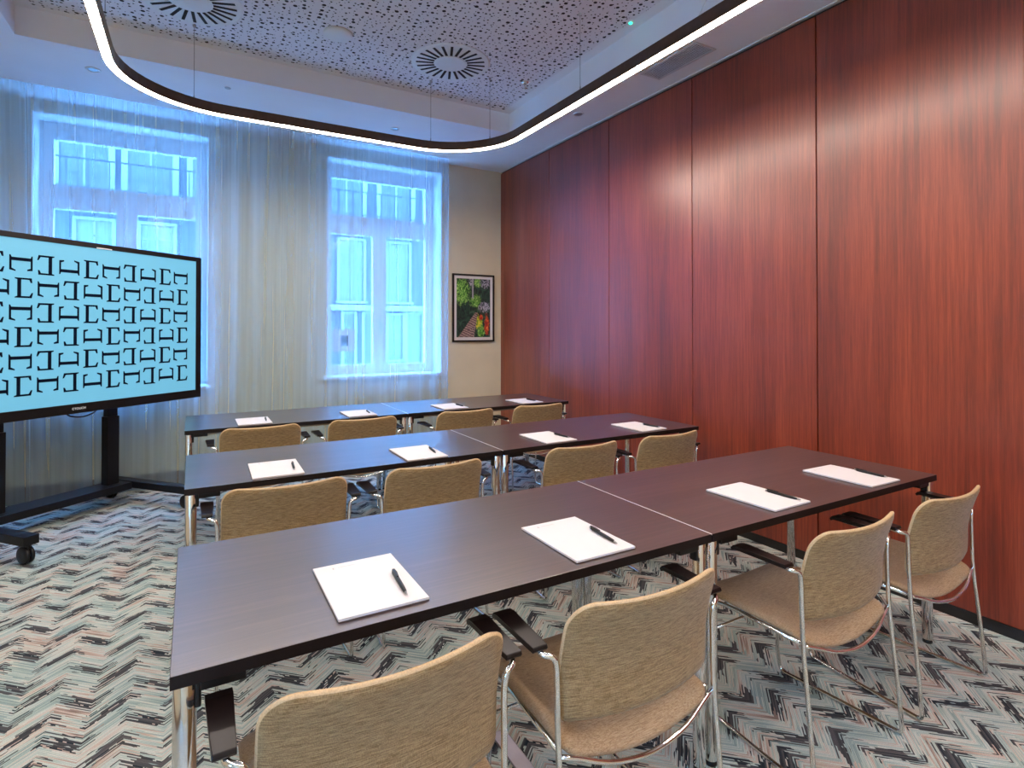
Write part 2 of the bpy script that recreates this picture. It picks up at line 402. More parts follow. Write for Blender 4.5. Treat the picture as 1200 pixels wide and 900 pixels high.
# ------------------------------------------------------------------ mesh helpers
col = scene.collection
class MB:
    def __init__(s):
        s.b = bmesh.new(); s.mats = []
    def mi(s, m):
        if m is None: return 0
        if m not in s.mats: s.mats.append(m)
        return s.mats.index(m)
    def box(s, x0, x1, y0, y1, z0, z1, m=None, bevel=0.0, seg=2, rot=None):
        r = bmesh.ops.create_cube(s.b, size=1.0)
        vs = r['verts']
        for v in vs:
            v.co = Vector(((x0 + x1) / 2 + v.co.x * (x1 - x0), (y0 + y1) / 2 + v.co.y * (y1 - y0), (z0 + z1) / 2 + v.co.z * (z1 - z0)))
        if rot is not None:
            for v in vs: v.co = rot @ v.co
        k = s.mi(m)
        for f in {f for v in vs for f in v.link_faces}: f.material_index = k
        if bevel > 0:
            es = list({e for v in vs for e in v.link_edges})
            rr = bmesh.ops.bevel(s.b, geom=es, offset=bevel, segments=seg, profile=0.6, affect='EDGES')
            for f in rr['faces']: f.material_index = k
        return s
    def tube(s, pts, r, seg=10, m=None, closed=False, flat=None, smooth=True):
        """sweep a circle (or an ellipse: flat=(rx, rz)) along pts"""
        pts = [Vector(p) for p in pts]; n = len(pts); k = s.mi(m)
        rings = []
        up = None
        for i, p in enumerate(pts):
            if closed: t = pts[(i + 1) % n] - pts[i - 1]
            elif i == 0: t = pts[1] - p
            elif i == n - 1: t = p - pts[i - 1]
            else: t = (pts[i + 1] - p).normalized() + (p - pts[i - 1]).normalized()
            t.normalize()
            if up is None:
                up = Vector((0, 0, 1)) if abs(t.z) < 0.9 else Vector((0, 1, 0))
            u = (up - t * up.dot(t))
            if u.length < 1e-6: u = t.orthogonal()
            u.normalize(); up = u
            w = t.cross(u)
            ring = []
            for j in range(seg):
                a = 2 * math.pi * j / seg
                ring.append(s.b.verts.new(p + u * math.cos(a) * r + w * math.sin(a) * r))
            rings.append(ring)
        for i in range(n if closed else n - 1):
            A, B = rings[i], rings[(i + 1) % n]
            for j in range(seg):
                f = s.b.faces.new((A[j], A[(j + 1) % seg], B[(j + 1) % seg], B[j])); f.smooth = smooth; f.material_index = k
        if not closed:
            f = s.b.faces.new(list(reversed(rings[0]))); f.material_index = k
            f = s.b.faces.new(rings[-1]); f.material_index = k
        return s
    def lathe(s, cx, cy, prof, seg=24, m=None, axis='z', smooth=True):
        """prof: list of (radius, height)"""
        k = s.mi(m); rings = []
        for (r, h) in prof:
            ring = []
            for j in range(seg):
                a = 2 * math.pi * j / seg
                ring.append(s.b.verts.new((cx + r * math.cos(a), cy + r * math.sin(a), h)))
            rings.append(ring)
        for A, B in zip(rings, rings[1:]):
            for j in range(seg):
                f = s.b.faces.new((A[j], A[(j + 1) % seg], B[(j + 1) % seg], B[j])); f.smooth = smooth; f.material_index = k
        for ring in (rings[0], rings[-1]):
            f = s.b.faces.new(ring); f.material_index = k
        return s
    def prism(s, poly, z0, z1, m=None, bevel=0.0):
        """extrude a polygon given in xy"""
        k = s.mi(m)
        A = [s.b.verts.new((x, y, z0)) for x, y in poly]; B = [s.b.verts.new((x, y, z1)) for x, y in poly]
        fs = [s.b.faces.new(list(reversed(A))), s.b.faces.new(B)]
        n = len(poly)
        for i in range(n): fs.append(s.b.faces.new((A[i], A[(i + 1) % n], B[(i + 1) % n], B[i])))
        for f in fs: f.material_index = k
        if bevel:
            es = list({e for f in fs[:2] for e in f.edges})
            bmesh.ops.bevel(s.b, geom=es, offset=bevel, segments=2, profile=0.6, affect='EDGES')
        return s
    def transform(s, mat):
        bmesh.ops.transform(s.b, matrix=mat, verts=s.b.verts); return s
    def build(s, name, mat=None, parent=None, smooth=None):
        bmesh.ops.recalc_face_normals(s.b, faces=s.b.faces)
        me = bpy.data.meshes.new(name); s.b.to_mesh(me); s.b.free()
        mats = [mat] if mat is not None and not s.mats else s.mats
        for x in mats: me.materials.append(x)
        if smooth is not None:
            for p in me.polygons: p.use_smooth = smooth
        o = bpy.data.objects.new(name, me); col.objects.link(o)
        if parent is not None: o.parent = parent
        return o

def fillet(pts, rad, seg=5):
    """round the inner corners of a polyline"""
    pts = [Vector(p) for p in pts]; out = [pts[0]]
    for i in range(1, len(pts) - 1):
        r = rad[i] if isinstance(rad, (list, tuple)) else rad
        p, a, c = pts[i], pts[i - 1], pts[i + 1]
        da, dc = (a - p), (c - p)
        r_ = min(r, da.length * 0.49, dc.length * 0.49)
        A = p + da.normalized() * r_; C = p + dc.normalized() * r_
        for k in range(seg + 1):
            t = k / seg
            out.append(A * (1 - t) ** 2 + p * 2 * t * (1 - t) + C * t ** 2)
    out.append(pts[-1]); return out

def tag(o, label=None, cat=None, group=None, kind=None):
    if label: o['label'] = label
    if cat: o['category'] = cat
    if group: o['group'] = group
    if kind: o['kind'] = kind
    return o

def empty(name, loc=(0, 0, 0), rz=0.0):
    o = bpy.data.objects.new(name, None); col.objects.link(o)
    o.location = loc; o.rotation_euler = (0, 0, rz); o.empty_display_size = 0.1
    return o

def copy_tree(o, parent=None):
    c = o.copy(); col.objects.link(c)
    if parent is not None: c.parent = parent
    for ch in list(o.children): copy_tree(ch, c)
    return c

# ================================================================== SETTING
struct = lambda o: tag(o, kind='structure')
fl = MB().box(XL - .1, XR + .1, YB - .1, YW + .05, -0.1, 0.0).build('floor', M['carpet']); struct(fl)

# ceiling: flat band with a raised rectangular tray
tx0, tx1, ty0, ty1 = TRAY
cb = MB()
cb.box(XL - .1, tx0, YB - .1, YW + .1, H, HT + .1, M['ceiling'])
cb.box(tx1, XR + .1, YB - .1, YW + .1, H, HT + .1, M['ceiling'])
cb.box(tx0, tx1, ty1, YW + .1, H, HT + .1, M['ceiling'])
cb.box(tx0, tx1, YB - .1, ty0, H, HT + .1, M['ceiling'])
cb.box(tx0 - .05, tx1 + .05, ty0 - .05, ty1 + .05, HT + .003, HT + .1, M['ceiling'])
ceil = struct(cb.build('ceiling'))
pc = MB().box(tx0 + .09, tx1 - .09, ty0 + .09, ty1 - .07, HT - .001, HT + .004).build('perforated_panel', M['perf'], ceil)

# window wall with two openings
WIN = [(-1.134, 0.130, 0.862, 3.155), (1.180, 2.434, 0.895, 3.140)]
WT = 0.42
wb = MB()
xs = [XL - .1, WIN[0][0], WIN[0][1], WIN[1][0], WIN[1][1], XR + .1]
wb.box(xs[0], xs[1], YW, YW + WT, 0, HT); wb.box(xs[2], xs[3], YW, YW + WT, 0, HT); wb.box(xs[4], xs[5], YW, YW + WT, 0, HT)
for (a, b_, c, d) in WIN:
    wb.box(a, b_, YW, YW + WT, 0, c - .02); wb.box(a, b_, YW, YW + WT, d, HT)
struct(wb.build('wall_back', M['wall']))
lw_ = MB()
FILL_OPENING = (-1.9, -.9, .85, 2.4)          # added unseen opening left of the camera, lets in fill daylight
lw_.box(XL - .3, XL, YB - .1, FILL_OPENING[0], 0, HT); lw_.box(XL - .3, XL, FILL_OPENING[1], YW, 0, HT)
lw_.box(XL - .3, XL, FILL_OPENING[0], FILL_OPENING[1], 0, FILL_OPENING[2]); lw_.box(XL - .3, XL, FILL_OPENING[0], FILL_OPENING[1], FILL_OPENING[3], HT)
struct(lw_.build('wall_left', M['wall']))
fill_fr = MB(); xa_, xb_ = XL - .22, XL - .16
for q_ in (0, 1, 2, 3):
    yy_ = FILL_OPENING[0] + (FILL_OPENING[1] - FILL_OPENING[0] - .08) * q_ / 3
    fill_fr.box(xa_, xb_, yy_, yy_ + .08, FILL_OPENING[2], FILL_OPENING[3])
fill_fr.box(xa_, xb_, FILL_OPENING[0], FILL_OPENING[1], FILL_OPENING[2], FILL_OPENING[2] + .08); fill_fr.box(xa_, xb_, FILL_OPENING[0], FILL_OPENING[1], FILL_OPENING[3] - .08, FILL_OPENING[3])
struct(fill_fr.build('window_3', M['frame_white']))  # frame for the added fill opening, never in view
struct(MB().box(XL - .1, XR + .15, YB - .15, YB, 0, HT).build('wall_front', M['wall']))
# skirtings
struct(MB().box(XL, XR, YW - .014, YW, 0, .115, bevel=.003).build('baseboard_back', M['skirting']))
struct(MB().box(XR - .004, XR + .02, YB, YW - .015, 0, .052).build('baseboard_right', M['black_skirting']))
struct(MB().box(XL, XL + .014, YB, YW - .015, 0, .115, bevel=.003).build('baseboard_left', M['skirting']))

# panelled right wall
wr = struct(MB().box(XR + .022, XR + .16, YB - .1, YW + .0, 0, HT).build('wall_right', M['black_skirting']))
seams = [-2.2, -1.768, -0.825, 0.118, 1.0055, 1.956, 2.898, 3.841, 4.790, 5.735]
for a, b_ in zip(seams, seams[1:]):
    MB().box(XR, XR + .022, a + .004, b_ - .004, .052, H - .022, bevel=.0012, seg=1).build('panel', M['cherry'], wr)
MB().box(XR + .004, XR + .022, 5.739, YW - .004, .052, H - .022).build('panel', M['cherry'], wr)
struct(MB().box(XR - .016, XR - .002, YB, YW - .001, H - .006, H - .0005).build('trim_1', M['frame_white']))

# windows
def window(n, x0, x1, z0, z1, notice=False):
    yF = YW + .25
    root = struct(empty('window_%d' % n, ((x0 + x1) / 2, YW, z0)))
    T = Matrix.Translation(-Vector(root.location))
    bar = MB()
    ft = .10
    ztr0, ztr1 = z1 - .74, z1 - .535        # transom
    W = lambda *a: bar.box(*a)
    W(x0, x0 + ft, yF, yF + .07, z0, z1, M['frame_white'], .004)
    W(x1 - ft, x1, yF, yF + .07, z0, z1, M['frame_white'], .004)
    W(x0 + ft, x1 - ft, yF + .001, yF + .069, z0, z0 + .10, M['frame_white'], .004)
    W(x0 + ft, x1 - ft, yF + .001, yF + .069, z1 - .145, z1, M['frame_white'], .004)
    W(x0 + ft, x1 - ft, yF + .001, yF + .069, ztr0, ztr1, M['frame_white'], .004)
    xm = (x0 + x1) / 2 - .01
    W(xm - .075, xm + .075, yF - .008, yF + .068, z0 + .10, ztr0, M['frame_white'], .004)
    W(xm - .022, xm + .022, yF - .02, yF + .0, z0 + .12, ztr0 - .01, M['frame_white'], .004)
    bar.transform(T); bar.build('frame', None, root)
    for (a, b_, c, d) in ((x0 + ft, x1 - ft, ztr1, z1 - .145), (x0 + ft, xm - .075, z0 + .10, ztr0), (xm + .075, x1 - ft, z0 + .10, ztr0)):
        MB().box(a - .004, b_ + .004, yF + .03, yF + .036, c - .004, d + .004).transform(T).build('pane', M['glass'], root)
    h = MB().box(xm - .012, xm + .012, yF - .032, yF - .02, 1.42, 1.50, None, .003)
    h.tube(fillet([(xm, yF - .03, 1.46), (xm, yF - .065, 1.46), (xm, yF - .07, 1.34)], .02), .008, 8)
    h.transform(T).build('handle', M['steel'], root)
    s = MB().box(x0 - .05, x1 + .05, YW - .045, YW + .25, z0 - .032, z0, M['reveal'], .006)
    s.transform(T).build('sill', None, root)
    rv = MB()
    rv.box(x0 - .001, x0 + .008, YW + .001, yF, z0, z1, M['reveal']); rv.box(x1 - .008, x1 + .001, YW + .001, yF, z0, z1, M['reveal'])
    rv.box(x0, x1, YW + .001, yF, z1 - .008, z1 + .001, M['reveal'])
    rv.transform(T).build('reveal', None, root)
    return root
window(1, *WIN[0]); window(2, *WIN[1])

# printed notice on the left casement of the right window
pn = MB().box(1.290, 1.535, YW + .268, YW + .270, 1.14, 1.38, M['paper'])
pn.box(1.385, 1.46, YW + .2665, YW + .268, 1.20, 1.31, M['far_glass'])
tag(pn.build('paper_notice'), 'white paper notice stuck low on the left pane of the right window', 'notice')

# ================================================================== OUTSIDE
st = tag(MB().box(-14, 22, YW + .5, 30, -4.6, -4.5).build('street', M['asphalt']), kind='structure')
FY = 15.0
bld = empty('building', (3, FY, -4.5))
tag(bld, 'rendered building with rows of windows across the street outside', 'building')
T = Matrix.Translation(-Vector(bld.location))
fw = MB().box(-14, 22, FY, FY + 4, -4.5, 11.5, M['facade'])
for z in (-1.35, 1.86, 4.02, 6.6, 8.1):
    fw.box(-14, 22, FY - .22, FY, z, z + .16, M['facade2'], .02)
z = -1.0
while z < 1.8:
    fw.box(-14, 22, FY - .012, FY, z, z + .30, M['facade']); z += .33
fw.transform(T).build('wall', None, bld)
def far_window(x0, x1, z0, z1, glass, mull, split, fr=.07):
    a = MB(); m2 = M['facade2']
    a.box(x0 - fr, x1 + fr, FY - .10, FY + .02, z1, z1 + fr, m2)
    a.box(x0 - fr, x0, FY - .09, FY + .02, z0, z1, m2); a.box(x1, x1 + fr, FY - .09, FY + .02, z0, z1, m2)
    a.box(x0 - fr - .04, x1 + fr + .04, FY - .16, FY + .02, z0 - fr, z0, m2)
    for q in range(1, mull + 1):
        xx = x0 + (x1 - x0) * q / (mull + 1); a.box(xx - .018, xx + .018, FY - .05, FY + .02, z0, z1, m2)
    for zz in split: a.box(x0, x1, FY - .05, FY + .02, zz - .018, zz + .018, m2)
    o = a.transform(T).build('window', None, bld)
    MB().box(x0, x1, FY - .02, FY + .015, z0, z1, glass).transform(T).build('glazing', None, o)
for x in (-3.6, -2.75, -1.9, -1.05, -.2, .75, 1.7, 2.6, 3.46, 4.0, 6.3, 7.2):
    far_window(x, x + .27, .15, 1.78, M['far_glass'], 0, ())
far_window(4.66, 5.06, .55, 1.75, M['pale_glass'], 1, (.85, 1.15, 1.45))
far_window(5.2, 5.62, .2, 1.78, M['pale_glass'], 0, (1.3,))
for x in (-4.6, -3.4, -2.15, -1.0, .2, 1.5, 3.35, 4.62, 5.9, 7.1):
    far_window(x, x + .62, 2.12, 3.72, M['pale_glass'], 1, (3.4, 2.9))
for x in (-5.2, -3.9, -2.45, -1.25, .0, 1.3, 3.1, 4.45, 5.75, 7.0):
    far_window(x, x + .85, 4.30, 6.3, M['far_glass'], 1, (5.6,), .12)
# balcony rail on the upper floor, seen through the top panes
rl = MB()
for z in (4.28, 4.86): rl.box(-14, 22, FY - .75, FY - .72, z, z + .03, M['black_metal'])
x = -8
while x < 12:
    rl.box(x, x + .022, FY - .745, FY - .72, 4.2, 4.88, M['black_metal']); x += .36
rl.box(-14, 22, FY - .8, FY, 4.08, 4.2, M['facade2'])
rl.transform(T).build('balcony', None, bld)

# ================================================================== CURTAINS
def curtain(x0, x1, seed, name, label):
    rnd = random.Random(seed)
    knots = [x0]
    while knots[-1] < x1: knots.append(knots[-1] + rnd.uniform(.050, .105) * (1.4 if rnd.random() < .25 else 1))
    knots[-1] = x1
    amps = [rnd.uniform(.35, 1.0) for _ in range(len(knots) + 2)]
    amps[0] = amps[len(knots) - 1] = 0
    cols_ = []
    for i in range(len(knots) - 1):
        a, b_ = knots[i], knots[i + 1]
        for j in range(8):
            f = j / 8
            A_ = amps[i] * (1 - f) + amps[i + 1] * f
            cols_.append((a + (b_ - a) * f, i, f, A_))
    cols_.append((x1, len(knots) - 2, 1.0, amps[len(knots) - 1]))
    zs = [H - .004, H - .03, H - .07, H - .16, H - .35, 2.6, 2.2, 1.8, 1.4, 1.0, .7, .4, .18, .012]
    b = bmesh.new(); grid = []
    for z in zs:
        t = 1 - z / H
        row = []
        for (x, i, f, A_) in cols_:
            w = math.cos((i + f) * math.pi) * A_
            fine = math.sin(x * 230) * .6 + math.sin(x * 131 + 1.3) * .4
            amp = .020 * min(1, .25 + t * 3.5)
            top = max(0, 1 - t * 6)
            ytop = 5.46 + .05 * (x + 1.3)
            y = ytop + (5.71 - ytop) * t ** .8 + w * amp + fine * .008 * top
            xx = x + .006 * math.sin(t * 4 + x * 7) * t
            row.append(b.verts.new((xx, y, z)))
        grid.append(row)
    for A, B in zip(grid, grid[1:]):
        for j in range(len(A) - 1):
            f = b.faces.new((A[j], A[j + 1], B[j + 1], B[j])); f.smooth = True
    me = bpy.data.meshes.new(name); b.to_mesh(me); b.free()
    me.materials.append(M['sheer'])
    o = bpy.data.objects.new(name, me); col.objects.link(o)
    return tag(o, label, 'curtain', 'floor length sheer curtains')
curtain(-2.2, -1.091, 3, 'sheer_curtain', 'leftmost sheer curtain, bunched beside the left window behind the screen')
curtain(-1.0905, .7185, 11, 'sheer_curtain', 'wide pale sheer curtain hanging over the left window')
curtain(.719, 2.44, 23, 'sheer_curtain', 'pale sheer curtain hanging over the right window next to the garden picture')

# ================================================================== PICTURE
px0, px1, pz0, pz1 = 2.556, 3.088, 1.235, 2.012
pic = empty('framed_picture', ((px0 + px1) / 2, YW - .001, pz0))
tag(pic, 'black framed garden photograph of a palm trunk and bright leaves, on the cream wall', 'picture')
T = Matrix.Translation(-Vector(pic.location))
a = MB(); w = .018
for (u0, u1, v0, v1) in ((px0, px0 + w, pz0, pz1), (px1 - w, px1, pz0, pz1), (px0 + w, px1 - w, pz0, pz0 + w), (px0 + w, px1 - w, pz1 - w, pz1)):
    a.box(u0, u1, YW - .030, YW - .002, v0, v1, None, .001, 1)
a.transform(T).build('frame', M['black_plastic'], pic)
MB().box(px0 + w, px1 - w, YW - .016, YW - .003, pz0 + w, pz1 - w).transform(T).build('mount', M['paper'], pic)
mw = .052
MB().box(px0 + mw, px1 - mw, YW - .018, YW - .015, pz0 + mw, pz1 - mw).transform(T).build('print', picture_mat(px0 + mw, px1 - mw, pz0 + mw, pz1 - mw), pic)

# ================================================================== CEILING FITTINGS
def rounded_loop(x0, x1, y0, y1, r, seg=14):
    pts = []
    for (cx, cy, a0) in ((x1 - r, y1 - r, 0), (x0 + r, y1 - r, 90), (x0 + r, y0 + r, 180), (x1 - r, y0 + r, 270)):
        for j in range(seg + 1):
            a = R(a0 + 90 * j / seg); pts.append((cx + r * math.cos(a), cy + r * math.sin(a)))
    return pts
def ring_profile(path, hw0, hw1, z0, z1, mb, m):
    """rectangular section (offsets hw0..hw1 from the path, z0..z1) swept round a closed path"""
    n = len(path); k = mb.mi(m); rows = []
    for i in range(n):
        p = Vector((*path[i], 0)); a = Vector((*path[i - 1], 0)); c = Vector((*path[(i + 1) % n], 0))
        t = ((c - p).normalized() + (p - a).normalized()).normalized(); o = Vector((t.y, -t.x, 0))
        rows.append([mb.b.verts.new(p + o * h + Vector((0, 0, z))) for h, z in ((hw0, z0), (hw1, z0), (hw1, z1), (hw0, z1))])
    for i in range(n):
        A, B = rows[i], rows[(i + 1) % n]
        for j in range(4):
            f = mb.b.faces.new((A[j], A[(j + 1) % 4], B[(j + 1) % 4], B[j])); f.material_index = k
loop = rounded_loop(-.405, 2.175, -1.0, 4.315, .62)
pl = empty('pendant_light', (.885, 1.66, 2.85))
tag(pl, 'large rounded rectangular ring of light hanging on thin wires below the ceiling', 'pendant light')
T = Matrix.Translation(-Vector(pl.location))
a = MB(); ring_profile(loop, -.026, .026, 2.868, 2.918, a, M['bronze']); 
ring_profile(loop, -.026, -.0205, 2.850, 2.868, a, M['bronze']); ring_profile(loop, .0205, .026, 2.850, 2.868, a, M['bronze'])
a.transform(T).build('profile', None, pl)
a = MB(); ring_profile(loop, -.020, .020, 2.848, 2.867, a, M['strip']); a.transform(T).build('diffuser', None, pl)
for (wx_, wy_) in ((.004, 4.315), (1.70, 4.315), (2.10, 4.03), (2.175, 2.909), (2.175, 1.75), (-.405, 3.6), (-.405, 2.3), (2.175, .2), (-.405, .6)):
    wr_ = MB().tube([(wx_, wy_, 2.915), (wx_, wy_, HT)], .0013, 6)
    o = wr_.transform(T).build('wire', M['black_metal'], pl)
    g = MB().lathe(wx_, wy_, [(.002, 2.955), (.005, 2.95), (.005, 2.918)], 8)
    MB().lathe(wx_, wy_, [(.012, HT - .001), (.010, HT - .012), (.003, HT - .02)], 10).transform(T).build('ceiling_fixing', M['steel'], pl)
    g.transform(T).build('gripper', M['steel'], pl)
fx = MB().tube([(2.175, 1.95, 2.918), (2.19, 1.90, 3.0), (2.24, 1.82, 3.2), (2.26, 1.78, HT)], .003, 8)
fx.transform(T).build('power_cable', M['white_plastic'], pl)

def swirl(cx, cy, label):
    root = tag(empty('ceiling_vent', (cx, cy, HT)), label, 'air vent', 'round swirl air vents')
    r = .300
    MB().lathe(0, 0, [(r, 0.0), (r, -.006), (r - .012, -.010), (.01, -.010), (.01, 0)], 48, smooth=False).build('face_plate', M['white_plastic'], root)
    MB().lathe(0, 0, [(.118, -.0095), (.118, -.014), (.105, -.016), (.01, -.0165)], 40, smooth=False).build('hub', M['white_plastic'], root)
    b = MB()
    for k in range(24):
        rot = Matrix.Rotation(2 * math.pi * k / 24, 4, 'Z') @ Matrix.Rotation(R(9), 4, 'Z')
        b.box(.128, .262, -.0095, .0095, -.0125, -.0098, M['dark_slot'], rot=rot)
        rot2 = rot @ Matrix.Translation((0, .009, 0)) @ Matrix.Rotation(R(28), 4, 'X')
        b.box(.128, .262, -.001, .006, -.0125, -.011, M['white_plastic'], rot=rot2)
    b.build('slots', None, root)
swirl(1.715, 3.945, 'round white swirl vent, wholly visible in the perforated ceiling')
swirl(-.02, 3.99, 'round white swirl vent cut by the top edge of the photo, above the left window')

o = MB().lathe(.868, 3.94, [(.098, HT), (.098, HT - .012), (.088, HT - .020), (.004, HT - .022)], 40).build('ceiling_speaker', M['white_plastic'])
tag(o, 'plain round white disc on the perforated ceiling between the two swirl vents', 'ceiling disc')
sp = empty('sprinkler', (2.396, 3.955, HT))
tag(sp, 'small chrome fire sprinkler head in the perforated ceiling right of the swirl vent', 'sprinkler')
MB().lathe(0, 0, [(.038, 0), (.038, -.006), (.020, -.012), (.006, -.012)], 24).build('escutcheon', M['chrome'], sp)
b = MB().lathe(0, 0, [(.010, -.010), (.008, -.03), (.003, -.05)], 12)
b.lathe(0, 0, [(.020, -.050), (.020, -.053), (.004, -.054)], 16); b.tube([(-.01, 0, -.012), (-.013, 0, -.035), (0, 0, -.05)], .002, 6); b.tube([(.01, 0, -.012), (.013, 0, -.035), (0, 0, -.05)], .002, 6)
b.build('head', M['chrome'], sp)
gs = empty('indicator_light', (2.526, 2.821, HT)); tag(gs, 'tiny green lit indicator in the perforated ceiling', 'indicator')
MB().lathe(0, 0, [(.022, 0), (.022, -.006), (.016, -.010), (.002, -.010)], 20).build('housing', M['white_plastic'], gs)
MB().lathe(0, 0, [(.012, -.0095), (.012, -.014), (.006, -.018), (.001, -.019)], 16).build('lens', M['green_led'], gs)

def downlight(x, y, label):
    root = tag(empty('downlight', (x, y, H)), label, 'downlight', 'recessed ceiling downlights')
    MB().lathe(0, 0, [(.048, 0), (.048, -.003), (.040, -.006), (.034, -.003), (.034, 0)], 32).build('rim', M['white_plastic'], root)
    MB().lathe(0, 0, [(.034, -.001), (.030, -.0035), (.014, -.002), (.001, -.002)], 24).build('lens', M['steel'], root)
downlight(-.627, 4.971, 'small recessed downlight in the ceiling border over the left window')
downlight(1.635, 5.049, 'small recessed downlight in the ceiling border over the right window')
downlight(2.903, 3.905, 'small recessed downlight in the ceiling border beside the wood wall')
tag(MB().lathe(.232, 4.832, [(.022, H), (.022, H - .004), (.012, H - .007), (.002, H - .007)], 20).build('dome_sensor', M['steel']),
    'tiny grey dome sensor in the ceiling border between the two windows', 'sensor')

gr = empty('ceiling_grille', (2.925, 2.80, H)); tag(gr, 'rectangular white slotted air grille in the ceiling beside the wood wall', 'air grille')
b = MB(); gx, gy = .098, .262
for (x0, x1, y0, y1) in ((-gx, -gx + .014, -gy, gy), (gx - .014, gx, -gy, gy), (-gx + .014, gx - .014, -gy, -gy + .014), (-gx + .014, gx - .014, gy - .014, gy)):
    b.box(x0, x1, y0, y1, -.007, .001, None, .001, 1)
b.build('frame', M['grille_grey'], gr)
MB().box(-gx + .012, gx - .012, -gy + .012, gy - .012, -.0015, .0005).build('backing', M['dark_slot'], gr)
b = MB()
for k in range(9): b.box(-gx + .022 + k * .0185, -gx + .022 + k * .0185 + .008, -gy + .013, gy - .013, -.006, -.001)
b.build('slats', M['grille_grey'], gr)

# ================================================================== TABLES
TH, ZT = .026, .74
def make_table(x0, x1, y0, y1, label, lit_edge):
    """x0..x1, y0..y1 are the outer edges of the top"""
    root = tag(empty('conference_table', ((x0 + x1) / 2, (y0 + y1) / 2, 0)), label, 'table', 'dark laminate conference tables')
    hx, hy = (x1 - x0) / 2, (y1 - y0) / 2
    t = MB().box(-hx, hx, -hy, hy, ZT - TH, ZT, None, .0015, 2)
    top = t.build('tabletop', M['wenge'], root)
    top.data.materials.append(M['wenge_edge'])
    for p_ in top.data.polygons:
        if p_.normal.z < .8: p_.material_index = 1
    if lit_edge:
        MB().box(-hx - .0026, -hx - .0002, -hy + .002, hy - .002, ZT - .004, ZT + .0002).build('edge_strip', M['white_plastic'], root)
    for sx in (-1, 1):
        for sy in (-1, 1):
            cx, cy = sx * (hx - .024), sy * (hy - .030)
            lg = MB().lathe(cx, cy, [(.019, ZT - TH - .001), (.0205, ZT - TH - .004), (.0205, .018), (.0185, .014)], 24).build('leg', M['chrome'], root)
            MB().lathe(cx, cy, [(.0165, .0145), (.019, .006), (.019, 0.0), (.004, 0.0)], 20).build('glide', M['black_plastic'], lg)
            # black folding bracket hugging the leg
            b = MB().box(cx - sx * .065 - .04, cx - sx * .065 + .04, cy - .022, cy + .022, ZT - TH - .020, ZT - TH - .001, None, .004)
            b.box(cx - sx * .022 - .006, cx - sx * .022 + .006, cy - .013, cy + .013, ZT - TH - .055, ZT - TH - .002, None, .004)
            b.build('bracket', M['black_plastic'], root)
        MB().box(sx * (hx - .040) - .012, sx * (hx - .040) + .012, -hy + .052, hy - .052, ZT - TH - .034, ZT - TH - .001, None, .003).build('cross_rail', M['steel'], root)
    for sy in (-1, 1):
        MB().box(-hx + .11, hx - .11, sy * (hy - .12) - .012, sy * (hy - .12) + .012, ZT - TH - .028, ZT - TH - .001, None, .003).build('side_rail', M['steel'], root)
    return root
rows = [(-.033, 1.415, 2.850, 1.211, 1.916), (-.024, 1.430, 2.905, 2.592, 3.288), (-.038, 1.425, 2.915, 4.075, 4.775)]
names = ['nearest row', 'middle row', 'back row']
for (x0, xm, x1, y0, y1), nm in zip(rows, names):
    make_table(x0, xm - .0015, y0, y1, 'dark wood topped table, left one of the ' + nm, False)
    make_table(xm + .0022, x1, y0, y1, 'dark wood topped table, right one of the ' + nm + ', by the wood wall', True)

# ================================================================== WRITING PADS AND PENS
def make_pad():
    root = empty('writing_pad')
    MB().box(-.105, .105, -.1485, .1485, 0, .0022).build('backing_board', M['cardboard'], root)
    MB().box(-.105, .105, -.1485, .1485, .0023, .0078).build('paper', M['paper'], root)
    b = MB().box(-.060, -.058, .118, .126, .0078, .0080); b.box(-.060, -.054, .118, .1192, .0078, .0080); b.box(-.060, -.055, .1252, .126, .0078, .0080)
    b.box(-.046, .002, .1235, .1242, .0078, .0080)
    b.build('letterhead', M['ink'], root)
    return root
def make_pen():
    root = empty('ballpoint_pen')
    r90 = Matrix.Rotation(R(-90), 4, 'X')
    # modelled along +z then laid along +y, tip towards -y
    MB().lathe(0, 0, [(.0008, -.074), (.0015, -.070), (.0034, -.060), (.0046, -.050), (.0053, -.030), (.0055, .020), (.0055, .058), (.004, .064), (.001, .065)], 16).transform(r90 ).transform(Matrix.Translation((0, 0, .0055))).build('barrel', M['black_plastic'], root)
    b = MB().lathe(0, 0, [(.0010, -.0742), (.0019, -.0700), (.0036, -.0605)], 12).transform(r90).transform(Matrix.Translation((0, 0, .0055)))
    b.build('tip', M['steel'], root)
    b = MB().prism([(-.0030, .018), (.0030, .018), (.0048, .045), (.0030, .066), (-.0030, .066), (-.0048, .045)], .0105, .0130, None, .0006)
    b.build('clip', M['black_plastic'], root)
    MB().lathe(0, .070, [(.0032, .0025), (.0032, .0085), (.001, .009)], 12).build('button', M['steel'], root)
    return root
pad0, pen0 = make_pad(), make_pen()
rowname = ['nearest row', 'middle row', 'back row']
seatname = ['leftmost', 'second from left', 'third from left', 'rightmost']
pads = [[(.385, 1.398, 0), (1.02, 1.389, 0), (1.873, 1.392, .02), (2.487, 1.384, -.01)],
        [(.333, 2.752, -.02), (1.012, 2.742, 0), (1.817, 2.752, 0), (2.532, 2.760, 0)],
        [(.372, 4.245, 0), (1.092, 4.245, 0), (1.838, 4.250, 0), (2.550, 4.240, .02)]]
